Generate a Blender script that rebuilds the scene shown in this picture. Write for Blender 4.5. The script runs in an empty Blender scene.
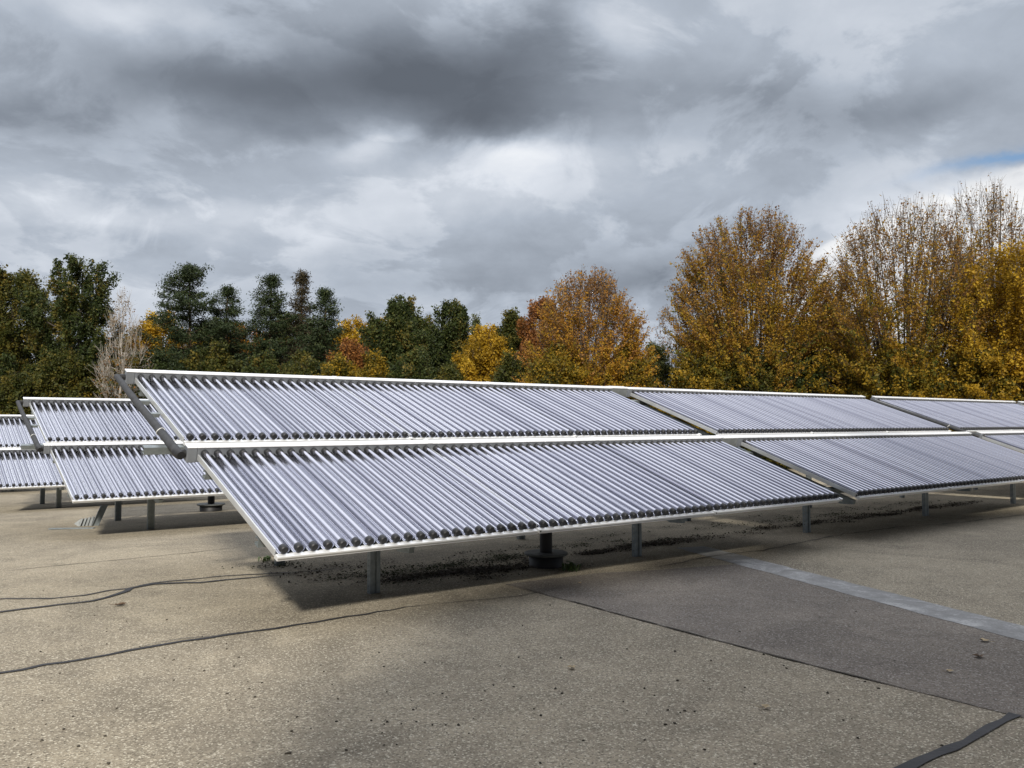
import bpy, bmesh, math, random
import numpy as np
from mathutils import Vector, Matrix
R = math.radians
PI = math.pi
S = bpy.context.scene
COL = S.collection

# ------------------------------------------------------------------ camera
CAM_H, FOC, PITCH = 1.52, 839.55, 0.0453
cam_d = bpy.data.cameras.new('camera'); cam = bpy.data.objects.new('camera', cam_d); COL.objects.link(cam)
cam_d.sensor_width = 36; cam_d.lens = FOC / 1024 * 36
cam_d.clip_start = 0.05; cam_d.clip_end = 3000
cam.location = (0, 0, CAM_H); cam.rotation_euler = (PI / 2 + PITCH, 0, 0)
S.camera = cam
S.view_settings.view_transform = 'Standard'; S.view_settings.look = 'None'
S.view_settings.gamma = 1; S.view_settings.use_curve_mapping = False
S.view_settings.exposure = 0.12
S.cycles.max_bounces = 8; S.cycles.use_denoising = True

# ------------------------------------------------------------------ light
SUN_AZ, SUN_EL = 178, 34          # degrees clockwise from the view direction, above the horizon
sun_d = bpy.data.lights.new('sun', 'SUN'); sun = bpy.data.objects.new('sun', sun_d); COL.objects.link(sun)
sun_d.energy = 5.0; sun_d.angle = R(5.0); sun_d.color = (1.0, 0.945, 0.85)
sv = Vector((math.sin(R(SUN_AZ)) * math.cos(R(SUN_EL)), math.cos(R(SUN_AZ)) * math.cos(R(SUN_EL)), math.sin(R(SUN_EL))))
sun.rotation_euler = sv.to_track_quat('Z', 'Y').to_euler()

# ------------------------------------------------------------------ node helper
class NT:
    def __init__(self, tree): self.t = tree; self.n = tree.nodes; self.l = tree.links
    def node(self, typ, **kw):
        n = self.n.new(typ)
        for k, v in kw.items(): setattr(n, k, v)
        return n
    def put(self, sock, v):
        if isinstance(v, bpy.types.NodeSocket): self.l.new(v, sock)
        elif v is not None:
            try: sock.default_value = v
            except Exception: sock.default_value = (v, v, v) if not isinstance(v, (tuple, list)) else tuple(v)
    def m(self, op, a, b=None, c=None, clamp=False):
        n = self.node('ShaderNodeMath', operation=op, use_clamp=clamp)
        self.put(n.inputs[0], a)
        if b is not None: self.put(n.inputs[1], b)
        if c is not None: self.put(n.inputs[2], c)
        return n.outputs[0]
    def noise(self, vec, scale, detail=4, rough=.5, dist=0, w=None, out=0):
        n = self.node('ShaderNodeTexNoise')
        if vec is not None: self.put(n.inputs['Vector'], vec)
        n.inputs['Scale'].default_value = scale; n.inputs['Detail'].default_value = detail
        n.inputs['Roughness'].default_value = rough; n.inputs['Distortion'].default_value = dist
        return n.outputs[out]
    def ramp(self, fac, stops, interp='LINEAR'):
        n = self.node('ShaderNodeValToRGB'); self.put(n.inputs[0], fac)
        r = n.color_ramp; r.interpolation = interp
        while len(r.elements) < len(stops): r.elements.new(.5)
        for e, (p, c) in zip(r.elements, stops):
            e.position = p; e.color = (*c, 1) if len(c) == 3 else c
        return n.outputs[0]
    def mix(self, fac, a, b, mode='MIX'):
        n = self.node('ShaderNodeMix', data_type='RGBA', blend_type=mode)
        self.put(n.inputs[0], fac)
        for i, v in ((6, a), (7, b)):
            if isinstance(v, bpy.types.NodeSocket): self.l.new(v, n.inputs[i])
            else: n.inputs[i].default_value = (*v, 1) if len(v) == 3 else v
        return n.outputs[2]
    def xyz(self, vec):
        n = self.node('ShaderNodeSeparateXYZ'); self.put(n.inputs[0], vec); return n.outputs
    def comb(self, x, y, z):
        n = self.node('ShaderNodeCombineXYZ')
        for i, v in enumerate((x, y, z)): self.put(n.inputs[i], v)
        return n.outputs[0]

# ------------------------------------------------------------------ sky: Nishita behind a broken autumn cloud deck
world = bpy.data.worlds.new('World'); S.world = world; world.use_nodes = True
w = NT(world.node_tree); w.n.clear()
wo = w.node('ShaderNodeOutputWorld'); bg = w.node('ShaderNodeBackground'); w.l.new(bg.outputs[0], wo.inputs[0])
SKY_STRENGTH = 0.1
bg.inputs[1].default_value = SKY_STRENGTH
sky = w.node('ShaderNodeTexSky', sky_type='NISHITA'); sky.sun_disc = False
sky.sun_elevation = R(SUN_EL); sky.sun_rotation = R(SUN_AZ); sky.air_density = 1.0; sky.dust_density = .6; sky.ozone_density = 2.0
tc = w.node('ShaderNodeTexCoord'); D = tc.outputs['Generated']
dx, dy, dz = w.xyz(D)
az = w.m('MULTIPLY', w.m('ARCTAN2', dx, dy), 180 / PI)
el = w.m('MULTIPLY', w.m('ARCSINE', dz), 180 / PI)
# cloud layer coordinates: flat layer overhead, so clouds flatten towards the horizon
den = w.m('ADD', w.m('MAXIMUM', dz, 0.0), 0.34)
P2 = w.comb(w.m('DIVIDE', dx, den), w.m('DIVIDE', dy, den), 0.0)
wn = w.node('ShaderNodeTexNoise'); w.put(wn.inputs['Vector'], P2); wn.inputs['Scale'].default_value = 2.6; wn.inputs['Detail'].default_value = 6; wn.inputs['Roughness'].default_value = .55
wr, wg, wb = w.xyz(wn.outputs['Color'])
azd = w.m('ADD', az, w.m('MULTIPLY', w.m('SUBTRACT', wr, .5), 11))
eld = w.m('ADD', el, w.m('MULTIPLY', w.m('SUBTRACT', wg, .5), 7))
CLOUDS = [[-16.0, 22.0, 17.0, 3.6, -0.16], [-9.0, 25.5, 9.0, 3.0, -0.10], [-5.7, 23.0, 10.39, 2.92, -0.42], [3.3, 25.7, 4.14, 3.37, -0.22], [-1.5, 19.7, 5.54, 1.85, -0.3], [-28.7, 18.3, 7.99, 1.76, -0.2], [-20.1, 21.0, 7.0, 2.0, -0.22], [-27.5, 14.6, 6.9, 1.27, -0.06], [8.7, 9.7, 3.98, 2.11, -0.26], [-2.2, 9.3, 5.49, 1.21, -0.14], [3.3, 12.0, 5.44, 1.45, -0.08], [18.0, 20.6, 7.75, 1.86, -0.16], [8.8, 19.5, 4.01, 1.83, -0.08], [26.8, 18.6, 6.23, 1.78, -0.18], [-12.3, 8.1, 6.69, 1.19, -0.06], [-24.9, 24.5, 4.14, 0.85, 0.2], [-18.6, 23.7, 2.86, 1.39, 0.14], [6.9, 25.6, 2.46, 2.03, 0.26], [-21.9, 18.8, 2.43, 1.05, 0.08], [-9.4, 18.3, 2.58, 0.99, 0.28], [-17.5, 13.5, 13.23, 1.5, 0.16], [-27.5, 12.6, 5.69, 1.17, 0.13], [-2.2, 15.5, 6.89, 1.67, 0.2], [1.6, 17.2, 3.44, 1.14, 0.25], [13.4, 15.5, 6.33, 1.63, 0.06], [28.4, 13.5, 4.35, 1.73, 0.12], [23.9, 13.0, 2.54, 1.56, 0.05], [21.2, 11.2, 2.93, 1.36, 0.05], [9.9, 25.7, 4.0, 2.24, 0.08], [14.0, 12.3, 3.82, 1.6, -0.05], [-26.8, 8.6, 5.73, 0.96, 0.08], [0, 56, 75, 20, 0.36], [122, 35, 30, 15, 0.1]]
lvl = None
for (a0, e0, sa, se, amp) in CLOUDS:
    u_ = w.m('MULTIPLY', w.m('SUBTRACT', azd, a0), 1 / sa); v_ = w.m('MULTIPLY', w.m('SUBTRACT', eld, e0), 1 / se)
    q = w.m('ADD', w.m('MULTIPLY', u_, u_), w.m('MULTIPLY', v_, v_))
    g = w.m('MULTIPLY', w.m('POWER', 2.71828, w.m('MULTIPLY', q, -1.0)), amp)
    lvl = g if lvl is None else w.m('ADD', lvl, g)
f1 = w.noise(P2, 1.9, 8, .58, .3); f2 = w.noise(P2, 6.5, 7, .6, .4)
calm = w.m('ADD', 1.0, w.m('MULTIPLY', w.m('MINIMUM', lvl, 0.0), 1.4), clamp=True)   # the dark mass is smooth inside
lvl = w.m('ADD', lvl, w.m('MULTIPLY', w.m('MULTIPLY', w.m('SUBTRACT', f1, .5), .42), calm))
lvl = w.m('ADD', lvl, w.m('MULTIPLY', w.m('MULTIPLY', w.m('SUBTRACT', f2, .5), .22), calm))
f3 = w.noise(P2, 3.1, 9, .6, .5)
puff = w.node('ShaderNodeMapRange', interpolation_type='SMOOTHSTEP'); w.put(puff.inputs[0], f3)
puff.inputs[1].default_value = .46; puff.inputs[2].default_value = .55; puff.inputs[3].default_value = -.045; puff.inputs[4].default_value = .065
lvl = w.m('ADD', lvl, w.m('MULTIPLY', puff.outputs[0], calm))
lvl = w.m('ADD', lvl, .50, clamp=True)
K = 1 / SKY_STRENGTH
ccol = w.ramp(lvl, [(0.0, (.115, .132, .160)), (.25, (.215, .245, .292)), (.5, (.41, .458, .53)), (.75, (.66, .70, .765)), (1.0, (.92, .935, .95))])
bq = w.m('ADD', w.m('POWER', w.m('ABSOLUTE', w.m('DIVIDE', w.m('SUBTRACT', az, 35.0), 17.0)), 2.0), w.m('POWER', w.m('ABSOLUTE', w.m('DIVIDE', w.m('SUBTRACT', el, 7.6), 7.3)), 2.0))
bq = w.m('ADD', bq, w.m('ADD', w.m('MULTIPLY', w.m('SUBTRACT', f2, .5), .75), w.m('MULTIPLY', w.m('SUBTRACT', f3, .5), .5)))
bank = w.node('ShaderNodeMapRange', interpolation_type='SMOOTHSTEP'); w.put(bank.inputs[0], bq); bank.inputs[1].default_value = 1.06; bank.inputs[2].default_value = .86
ccol = w.mix(bank.outputs[0], ccol, w.ramp(w.m('ADD', f2, w.m('MULTIPLY', w.m('SUBTRACT', f1, .5), .6)), [(.30, (.50, .53, .57)), (.46, (.72, .735, .76)), (.62, (.88, .885, .89))]))
# brightness added to the unseen sky overhead, giving the tubes their highlights
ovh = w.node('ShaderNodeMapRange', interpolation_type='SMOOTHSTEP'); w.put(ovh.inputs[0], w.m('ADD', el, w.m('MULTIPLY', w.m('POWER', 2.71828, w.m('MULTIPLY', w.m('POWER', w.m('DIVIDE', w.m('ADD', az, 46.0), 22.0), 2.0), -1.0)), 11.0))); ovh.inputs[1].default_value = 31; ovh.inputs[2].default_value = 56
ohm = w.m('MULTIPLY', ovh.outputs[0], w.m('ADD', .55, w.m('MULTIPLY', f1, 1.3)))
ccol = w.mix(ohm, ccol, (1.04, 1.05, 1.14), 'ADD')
# added darkening of the unseen sky behind the viewer, deepens shade under the rows
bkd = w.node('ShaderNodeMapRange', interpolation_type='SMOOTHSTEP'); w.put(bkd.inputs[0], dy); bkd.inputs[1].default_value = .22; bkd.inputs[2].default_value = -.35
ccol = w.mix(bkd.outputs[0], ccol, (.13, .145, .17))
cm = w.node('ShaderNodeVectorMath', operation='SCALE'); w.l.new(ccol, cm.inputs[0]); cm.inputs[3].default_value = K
# the one blue gap, low on the right
ug = w.m('SUBTRACT', azd, 31.0); vg = w.m('SUBTRACT', w.m('SUBTRACT', w.m('ADD', el, w.m('MULTIPLY', w.m('SUBTRACT', f2, .5), 2.2)), 15.6), w.m('MULTIPLY', ug, .17))
gq = w.m('ADD', w.m('POWER', w.m('ABSOLUTE', w.m('DIVIDE', ug, 3.4)), 2.0), w.m('POWER', w.m('ABSOLUTE', w.m('DIVIDE', vg, .36)), 2.0))
gap = w.m('MULTIPLY', w.m('POWER', 2.71828, w.m('MULTIPLY', gq, -1.0)), 1.25, clamp=True)
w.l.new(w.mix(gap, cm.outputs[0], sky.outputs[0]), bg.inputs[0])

# ------------------------------------------------------------------ scene frame: the collector rows and the lie of the land
AZ, TILT = 0.9112, 0.3406
ROW = Vector((math.sin(AZ), math.cos(AZ), 0)); V = Vector((-math.cos(AZ), math.sin(AZ), 0))
SL = V * math.cos(TILT) + Vector((0, 0, math.sin(TILT))); NRM = ROW.cross(SL)
ORG = Vector((-1.6358, 6.0702, CAM_H - .9131))           # foot of the first tube of the nearest row
VO = ORG.x * V.x + ORG.y * V.y
TP, MW, TL, TD = 0.1151, 2.43, 1.8848, 0.4546            # tube pitch, module width, tube length, step to the next tier
def gz(x, y):                                            # the lot falls away behind the first row
    v = x * V.x + y * V.y - VO
    t = np.clip(v - 1.0, 0, 17.0)
    return -0.018 * t - 0.00065 * t * t
CP, SP = math.cos(PITCH), math.sin(PITCH)
def at(px, py):                                          # ground point seen in that direction
    d = Vector(((px - 512) / FOC, CP - SP * (384 - py) / FOC, SP + CP * (384 - py) / FOC))
    z = 0.0
    for _ in range(12):
        k = (z - CAM_H) / d.z; z = float(gz(d.x * k, d.y * k))
    return Vector((d.x * k, d.y * k, z))
def onground(u, v):
    p = ORG + ROW * u + V * v; p.z = float(gz(p.x, p.y)); return p

# ------------------------------------------------------------------ materials
def mat(name): 
    m = bpy.data.materials.new(name); m.use_nodes = True
    t = NT(m.node_tree); b = t.n['Principled BSDF']; return m, t, b
def simple(name, col, rough=.5, metal=0, var=.12, scale=8, bump=0, coat=0):
    m, t, b = mat(name)
    o = t.node('ShaderNodeTexCoord').outputs['Object']
    n = t.noise(o, scale, 5, .6)
    lo = tuple(c * (1 - var) for c in col); hi = tuple(min(1, c * (1 + var)) for c in col)
    t.l.new(t.ramp(n, [(.3, lo), (.7, hi)]), b.inputs['Base Color'])
    b.inputs['Roughness'].default_value = rough; b.inputs['Metallic'].default_value = metal
    if coat: b.inputs['Coat Weight'].default_value = coat
    if bump:
        bn = t.node('ShaderNodeBump'); bn.inputs['Strength'].default_value = bump; bn.inputs['Distance'].default_value = .01
        t.l.new(t.noise(o, scale * 6, 4), bn.inputs['Height']); t.l.new(bn.outputs[0], b.inputs['Normal'])
    return m
M = {}
M['lid'] = simple('lid_aluminium', (.80, .81, .82), .38, .35, .05, 3)
M['header'] = simple('header_sheet', (.21, .225, .25), .5, .35, .10, 5)
M['edge'] = simple('edge_aluminium', (.66, .68, .70), .35, .6, .08, 6)
M['cap'] = simple('black_rubber', (.018, .019, .022), .5, 0, .3, 20)
M['galv'] = simple('galvanised_steel', (.25, .28, .29), .48, .6, .22, 14)
M['foam'] = simple('insulation_foam', (.034, .036, .040), .75, 0, .3, 12, .3)
M['foamjoint'] = simple('black_sleeve', (.016, .016, .017), .55, 0, .3, 12)
M['cover'] = simple('zinc_cover', (.24, .255, .26), .5, .45, .15, 9)
M['tie'] = simple('white_tie', (.75, .75, .73), .5, 0, .05, 5)
M['back'] = simple('back_sheet', (.10, .105, .11), .6, .3, .2, 5)
M['blackpipe'] = simple('black_pipe', (.012, .012, .014), .55, 0, .3, 9)
M['disc'] = simple('shaft_disc', (.10, .105, .10), .65, .1, .35, 7, .2)
M['offcut'] = simple('pale_zinc', (.42, .43, .42), .6, .2, .2, 14)
M['refl'] = None
m, t, b = mat('mirror_reflector'); M['refl'] = m
b.inputs['Base Color'].default_value = (.88, .885, .90, 1); b.inputs['Metallic'].default_value = 1
o = t.node('ShaderNodeTexCoord').outputs['Object']
t.l.new(t.ramp(t.noise(o, 6, 5, .6), [(.3, (.10,) * 3), (.75, (.16,) * 3)]), b.inputs['Roughness'])
m, t, b = mat('glass_tube'); M['tube'] = m
oi = t.node('ShaderNodeObjectInfo').outputs['Random']
t.l.new(t.ramp(oi, [(0, (.22, .224, .28)), (.3, (.31, .314, .37)), (1, (.39, .393, .45))]), b.inputs['Base Color'])
b.inputs['Metallic'].default_value = .9; b.inputs['Roughness'].default_value = .07
b.inputs['Coat Weight'].default_value = 1.0; b.inputs['Coat Roughness'].default_value = .02; b.inputs['Coat IOR'].default_value = 1.5

def ground_material(name, light, dark, chip, speck=.5):
    m, t, b = mat(name)
    o = t.node('ShaderNodeTexCoord').outputs['Object']
    big = t.noise(o, .35, 5, .6, .4); mid = t.noise(o, 2.2, 6, .65, .3); fine = t.noise(o, 38, 4, .7)
    v = t.node('ShaderNodeTexVoronoi'); t.put(v.inputs['Vector'], o); v.inputs['Scale'].default_value = 120
    vr = t.xyz(v.outputs['Color'])[0]
    k = t.m('ADD', t.m('MULTIPLY', big, .55), t.m('MULTIPLY', mid, .45))
    base = t.ramp(k, [(.40, dark), (.5, tuple((a + c) / 2 for a, c in zip(light, dark))), (.58, light)])
    st = t.noise(o, .55, 7, .62, 1.2)
    base = t.mix(t.ramp(st, [(.53, (0,) * 3), (.60, (.36,) * 3), (.72, (.62,) * 3)]), base, tuple(c * .62 for c in dark))
    base = t.mix(t.m('MULTIPLY', t.ramp(fine, [(.3, (1,) * 3), (.62, (0,) * 3)]), .42), base, tuple(c * .45 for c in dark))
    base = t.mix(t.ramp(vr, [(.80, (0,) * 3), (.97, (speck,) * 3)]), base, chip)
    base = t.mix(t.ramp(vr, [(.07, (.75,) * 3), (.22, (0,) * 3)]), base, tuple(c * .4 for c in dark))
    # green-brown algae film in the damp patches
    alg = t.noise(o, .9, 6, .7, .6)
    base = t.mix(t.ramp(alg, [(.60, (0,) * 3), (.74, (.35,) * 3)]), base, (.085, .082, .05))
    t.l.new(base, b.inputs['Base Color']); b.inputs['Roughness'].default_value = .92
    b.inputs['Specular IOR Level'].default_value = .25
    bn = t.node('ShaderNodeBump'); bn.inputs['Strength'].default_value = .55; bn.inputs['Distance'].default_value = .006
    t.l.new(t.m('ADD', t.m('MULTIPLY', v.outputs['Distance'], .8), fine), bn.inputs['Height']); t.l.new(bn.outputs[0], b.inputs['Normal'])
    return m
M['ground'] = ground_material('weathered_chip_seal', (.345, .299, .220), (.225, .194, .145), (.56, .515, .41), .8)
M['asphalt'] = ground_material('purple_grey_asphalt', (.245, .214, .178), (.168, .146, .124), (.40, .38, .35), .6)
M['tar'] = simple('bitumen', (.020, .020, .022), .7, 0, .35, 6, .3)
M['joint'] = simple('joint_dirt', (.055, .047, .036), .95, 0, .4, 9, .4)
M['grass'] = simple('grass_verge', (.06, .075, .025), .9, 0, .4, 3, .5)
M['pebble'] = simple('dark_grit', (.05, .042, .03), .9, 0, .5, 30)
M['litter'] = simple('leaf_litter', (.045, .034, .02), .95, 0, .75, 22)
m, t, b = mat('worn_line_paint'); M['paint'] = m
o = t.node('ShaderNodeTexCoord').outputs['Object']
k = t.noise(o, 3.0, 7, .7, .5); k2 = t.noise(o, 60, 3, .7)
t.l.new(t.ramp(t.m('ADD', t.m('MULTIPLY', k, .7), t.m('MULTIPLY', k2, .3)), [(.40, (.185, .183, .176)), (.52, (.255, .255, .25)), (.62, (.42, .42, .41))]), b.inputs['Base Color'])
b.inputs['Roughness'].default_value = .85

# ------------------------------------------------------------------ mesh helpers
def empty(name, mtx=None, loc=None):
    e = bpy.data.objects.new(name, None); COL.objects.link(e); e.empty_display_size = .1
    if mtx is not None: e.matrix_world = mtx
    if loc is not None: e.location = loc
    return e
def tag(o, label=None, cat=None, group=None, kind=None):
    if label: o['label'] = label
    if cat: o['category'] = cat
    if group: o['group'] = group
    if kind: o['kind'] = kind
    return o
def link_mesh(name, me, parent=None, mtx=None):
    ob = bpy.data.objects.new(name, me); COL.objects.link(ob)
    if parent: ob.parent = parent
    if mtx is not None: ob.matrix_local = mtx
    return ob
class MB:
    def __init__(self): self.v = []; self.f = []; self.mi = []; self.sm = []
    def add(self, vs, fs, mi=0, smooth=False):
        o = len(self.v); self.v += [tuple(x) for x in vs]
        for f in fs: self.f.append([i + o for i in f]); self.mi.append(mi); self.sm.append(smooth)
        return self
    def box(self, x0, x1, y0, y1, z0, z1, mi=0, c=0):
        if c <= 0:
            vs = [(x, y, z) for z in (z0, z1) for y in (y0, y1) for x in (x0, x1)]
            return self.add(vs, [(0, 2, 3, 1), (4, 5, 7, 6), (0, 1, 5, 4), (2, 6, 7, 3), (0, 4, 6, 2), (1, 3, 7, 5)], mi)
        bm = bmesh.new(); bmesh.ops.create_cube(bm, size=1)
        for q in bm.verts: q.co = Vector(((x0 + x1) / 2 + q.co.x * (x1 - x0), (y0 + y1) / 2 + q.co.y * (y1 - y0), (z0 + z1) / 2 + q.co.z * (z1 - z0)))
        bmesh.ops.bevel(bm, geom=bm.edges[:], offset=c, segments=2, profile=.5, affect='EDGES')
        bm.verts.index_update()
        self.add([q.co[:] for q in bm.verts], [[q.index for q in f.verts] for f in bm.faces], mi); bm.free(); return self
    def tube(self, path, rad, n=10, mi=0, cap=True, smooth=True):
        path = [Vector(p) for p in path]; rs = rad if isinstance(rad, (list, tuple)) else [rad] * len(path)
        rings = []; prev = None
        for i, p in enumerate(path):
            d = (path[min(i + 1, len(path) - 1)] - path[max(i - 1, 0)]).normalized()
            if prev is None: a = d.orthogonal().normalized()
            else: a = (prev - d * prev.dot(d)).normalized()
            prev = a; b_ = d.cross(a)
            rings.append([p + (a * math.cos(2 * PI * k / n) + b_ * math.sin(2 * PI * k / n)) * rs[i] for k in range(n)])
        vs = [q for r_ in rings for q in r_]; fs = []
        for i in range(len(rings) - 1):
            for k in range(n): fs.append((i * n + k, i * n + (k + 1) % n, (i + 1) * n + (k + 1) % n, (i + 1) * n + k))
        self.add(vs, fs, mi, smooth)
        if cap: self.add(rings[0], [tuple(range(n))[::-1]], mi); self.add(rings[-1], [tuple(range(n))], mi)
        return self
    def mesh(self, name, mats):
        me = bpy.data.meshes.new(name); me.from_pydata(self.v, [], self.f)
        for x in (mats if isinstance(mats, (list, tuple)) else [mats]): me.materials.append(x)
        me.polygons.foreach_set('material_index', self.mi); me.polygons.foreach_set('use_smooth', self.sm)
        me.update(); return me
    def build(self, name, mats, parent=None): return link_mesh(name, self.mesh(name, mats), parent)
def np_mesh(name, verts, quads, mats, tint=None):
    me = bpy.data.meshes.new(name); nv, nf = len(verts), len(quads); k = quads.shape[1]
    me.vertices.add(nv); me.vertices.foreach_set('co', verts.astype(np.float32).ravel())
    me.loops.add(nf * k); me.loops.foreach_set('vertex_index', quads.astype(np.int32).ravel())
    me.polygons.add(nf); me.polygons.foreach_set('loop_start', np.arange(0, nf * k, k, dtype=np.int32))
    if tint is not None:
        a = me.attributes.new('tint', 'FLOAT', 'FACE'); a.data.foreach_set('value', tint.astype(np.float32))
    me.materials.append(mats); me.update(calc_edges=True); me.validate(); return me

# ------------------------------------------------------------------ ground
ax = np.unique(np.concatenate([np.arange(-30, 34, .5), -np.geomspace(30, 600, 14), np.geomspace(34, 600, 14)]))
ay = np.unique(np.concatenate([np.arange(-12, 60, .5), -np.geomspace(12, 600, 12), np.geomspace(60, 900, 14)]))
GX, GY = np.meshgrid(ax, ay); gv = np.stack([GX.ravel(), GY.ravel(), gz(GX, GY).ravel()], 1)
nx = len(ax); ii, jj = np.meshgrid(np.arange(nx - 1), np.arange(len(ay) - 1)); q0 = (jj * nx + ii).ravel()
tag(link_mesh('ground', np_mesh('ground', gv, np.stack([q0, q0 + 1, q0 + nx + 1, q0 + nx], 1), M['ground'])), kind='structure')

def resample(pts, step):
    out = [pts[0]]
    for a, b_ in zip(pts[:-1], pts[1:]):
        n = max(1, int((b_ - a).length / step))
        out += [a.lerp(b_, (k + 1) / n) for k in range(n)]
    return out
def ribbon(name, pxs, width, m, lift, seed=0, jit=.25, taper=True, wander=.012):
    rnd = random.Random(seed)
    pts = resample([at(*p) for p in pxs], .12); n = len(pts); mb = MB(); vs = []
    for i, p in enumerate(pts):
        d = (pts[min(i + 1, n - 1)] - pts[max(i - 1, 0)]); d.z = 0; d.normalize(); s = Vector((-d.y, d.x, 0))
        wd = width * (1 + rnd.uniform(-jit, jit)) * (.5 if not taper else .5 * min(1, .25 + i * .12, .25 + (n - 1 - i) * .12))
        c = p + s * rnd.gauss(0, wander)
        for q in (c + s * wd, c - s * wd):
            vs.append((q.x, q.y, float(gz(q.x, q.y)) + lift))
    mb.add(vs, [(2 * i, 2 * i + 1, 2 * i + 3, 2 * i + 2) for i in range(n - 1)])
    return tag(mb.build(name, m), kind='structure')
# asphalt strip between the long joint and the painted line
edge1 = [at(*p) for p in [(505, 584.5), (587, 606), (650, 623), (712, 639.5), (770, 654.7), (832, 671), (900, 687.8), (960, 702.6), (1014, 716), (1100, 737)]]
edge2 = [at(*p) for p in [(600, 573), (660, 570), (741, 564), (790, 577), (850, 593), (917, 610), (977, 626), (1024, 638), (1110, 660), (1180, 676)]]
mb = MB(); vs = []
for a, b_ in zip(edge1, edge2):
    for k in range(7):
        q = a.lerp(b_, k / 6); vs.append((q.x, q.y, float(gz(q.x, q.y)) + .003))
mb.add(vs, [(i * 7 + k, (i + 1) * 7 + k, (i + 1) * 7 + k + 1, i * 7 + k + 1) for i in range(len(edge1) - 1) for k in range(6)])
tag(mb.build('asphalt', M['asphalt']), kind='structure')
ribbon('tar_seam', [(-240, 607), (-40, 602), (6, 599), (50, 598.7), (85, 595.7), (108, 590.8), (129, 588.4), (152, 583.4), (187, 580), (234, 575.5), (299, 572.3), (360, 567)], .034, M['tar'], .006, 1)
ribbon('tar_seam', [(-240, 640), (-40, 618), (0, 612.7), (44, 607), (94, 601.6), (117, 595), (131, 588.6), (152, 584.5), (200, 583), (240, 579), (299, 573.4)], .050, M['tar'], .008, 2)
ribbon('tar_seam', [(-240, 704), (-60, 683), (0, 674), (44, 666), (88, 660), (111, 655), (132, 651), (158, 645.5), (205, 638.5), (252, 632), (299, 625), (350, 617), (420, 606)], .036, M['tar'], .006, 3)
ribbon('tar_seam', [(111, 655), (132, 650), (149, 644.4), (182, 639.7), (211, 637), (252, 632)], .018, M['tar'], .008, 4)
ribbon('tar_seam', [(890, 775), (905, 768), (935, 755), (965, 742), (993, 727), (1016, 715)], 0.050, M['tar'], .006, 5, .30, False, .004)
ribbon('ground_joint', [(-30, 575), (0, 571.7), (60, 565.5), (117, 560), (190, 553), (258, 545)], .018, M['joint'], .004, 6)
ribbon('ground_joint', [(420, 606), (470, 601), (515, 597), (558, 589)], .02, M['joint'], .005, 7)
ribbon('ground_joint', [(500, 583), (587, 606), (712, 639.5), (832, 671), (1014, 716)], .013, M['joint'], .008, 8, .9, True, .006)
ribbon('ground_joint', [(640, 571), (715, 556), (764, 550.6), (835, 536), (902, 527), (959, 523), (1040, 513)], .022, M['joint'], .007, 9, .6)
ribbon('painted_line', [(690, 547.4), (704, 551), (864, 592.6), (1024, 634), (1090, 651)], .40, M['paint'], .0055, 10, .05, False, .003)
mb = MB(); vs = []
for u_ in np.linspace(-120, 160, 40):
    for v_ in (30, 60, 120, 260):
        q = onground(u_, v_); vs.append((q.x, q.y, q.z + .01))
mb.add(vs, [(i * 4 + k, i * 4 + k + 1, (i + 1) * 4 + k + 1, (i + 1) * 4 + k) for i in range(39) for k in range(3)])
tag(mb.build('grass_verge', M['grass']), kind='structure')

# ------------------------------------------------------------------ collector module (x along the row, y up the slope, z out of the plane)
X0 = .0635
def tube_path_cap(mb, mi): mb.tube([(0, -.018, 0), (0, -.012, 0), (0, .03, 0), (0, .036, 0)], [.024, .031, .032, .029], 14, mi)
def tube_path_collar(mb, mi): mb.tube([(0, 1.862, 0), (0, 1.868, 0), (0, 1.904, 0)], [.027, .033, .034], 14, mi)
mbt = MB().tube([(0, .03, 0), (0, .9, 0), (0, 1.87, 0)], .0245, 20, 0, False); me_tube = mbt.mesh('tube', M['tube'])
mbc = MB(); tube_path_cap(mbc, 0); me_cap = mbc.mesh('end_cap', M['cap'])
mbk = MB(); tube_path_collar(mbk, 0); me_collar = mbk.mesh('collar', M['cap'])
mbt2 = MB().tube([(0, .03, 0), (0, .9, 0), (0, 1.87, 0)], .0245, 12, 0, False); tube_path_cap(mbt2, 1); tube_path_collar(mbt2, 1)
me_tube_far = mbt2.mesh('tube_with_ends', [M['tube'], M['cap']])
prof = [(.0575, -.003), (.0555, -.008), (.050, -.019), (.042, -.029), (.032, -.0365), (.020, -.040), (.009, -.036), (.0, -.030)]
half = [(-x, z) for x, z in prof] + [(x, z) for x, z in prof[::-1][1:]]
mb = MB()
for k in range(21):
    xs = X0 + TP * k; n = len(half); vs = []
    for y in (.012, .95, 1.895): vs += [(xs + x, y, z) for x, z in half]
    mb.add(vs, [(r_ * n + i, r_ * n + i + 1, (r_ + 1) * n + i + 1, (r_ + 1) * n + i) for r_ in range(2) for i in range(n - 1)], 0, True)
me_refl = mb.mesh('reflector', M['refl'])
mb = MB().box(.012, MW - .012, .03, 1.9, -.053, -.045); me_back = mb.mesh('back_panel', M['back'])
mb = MB()
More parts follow.
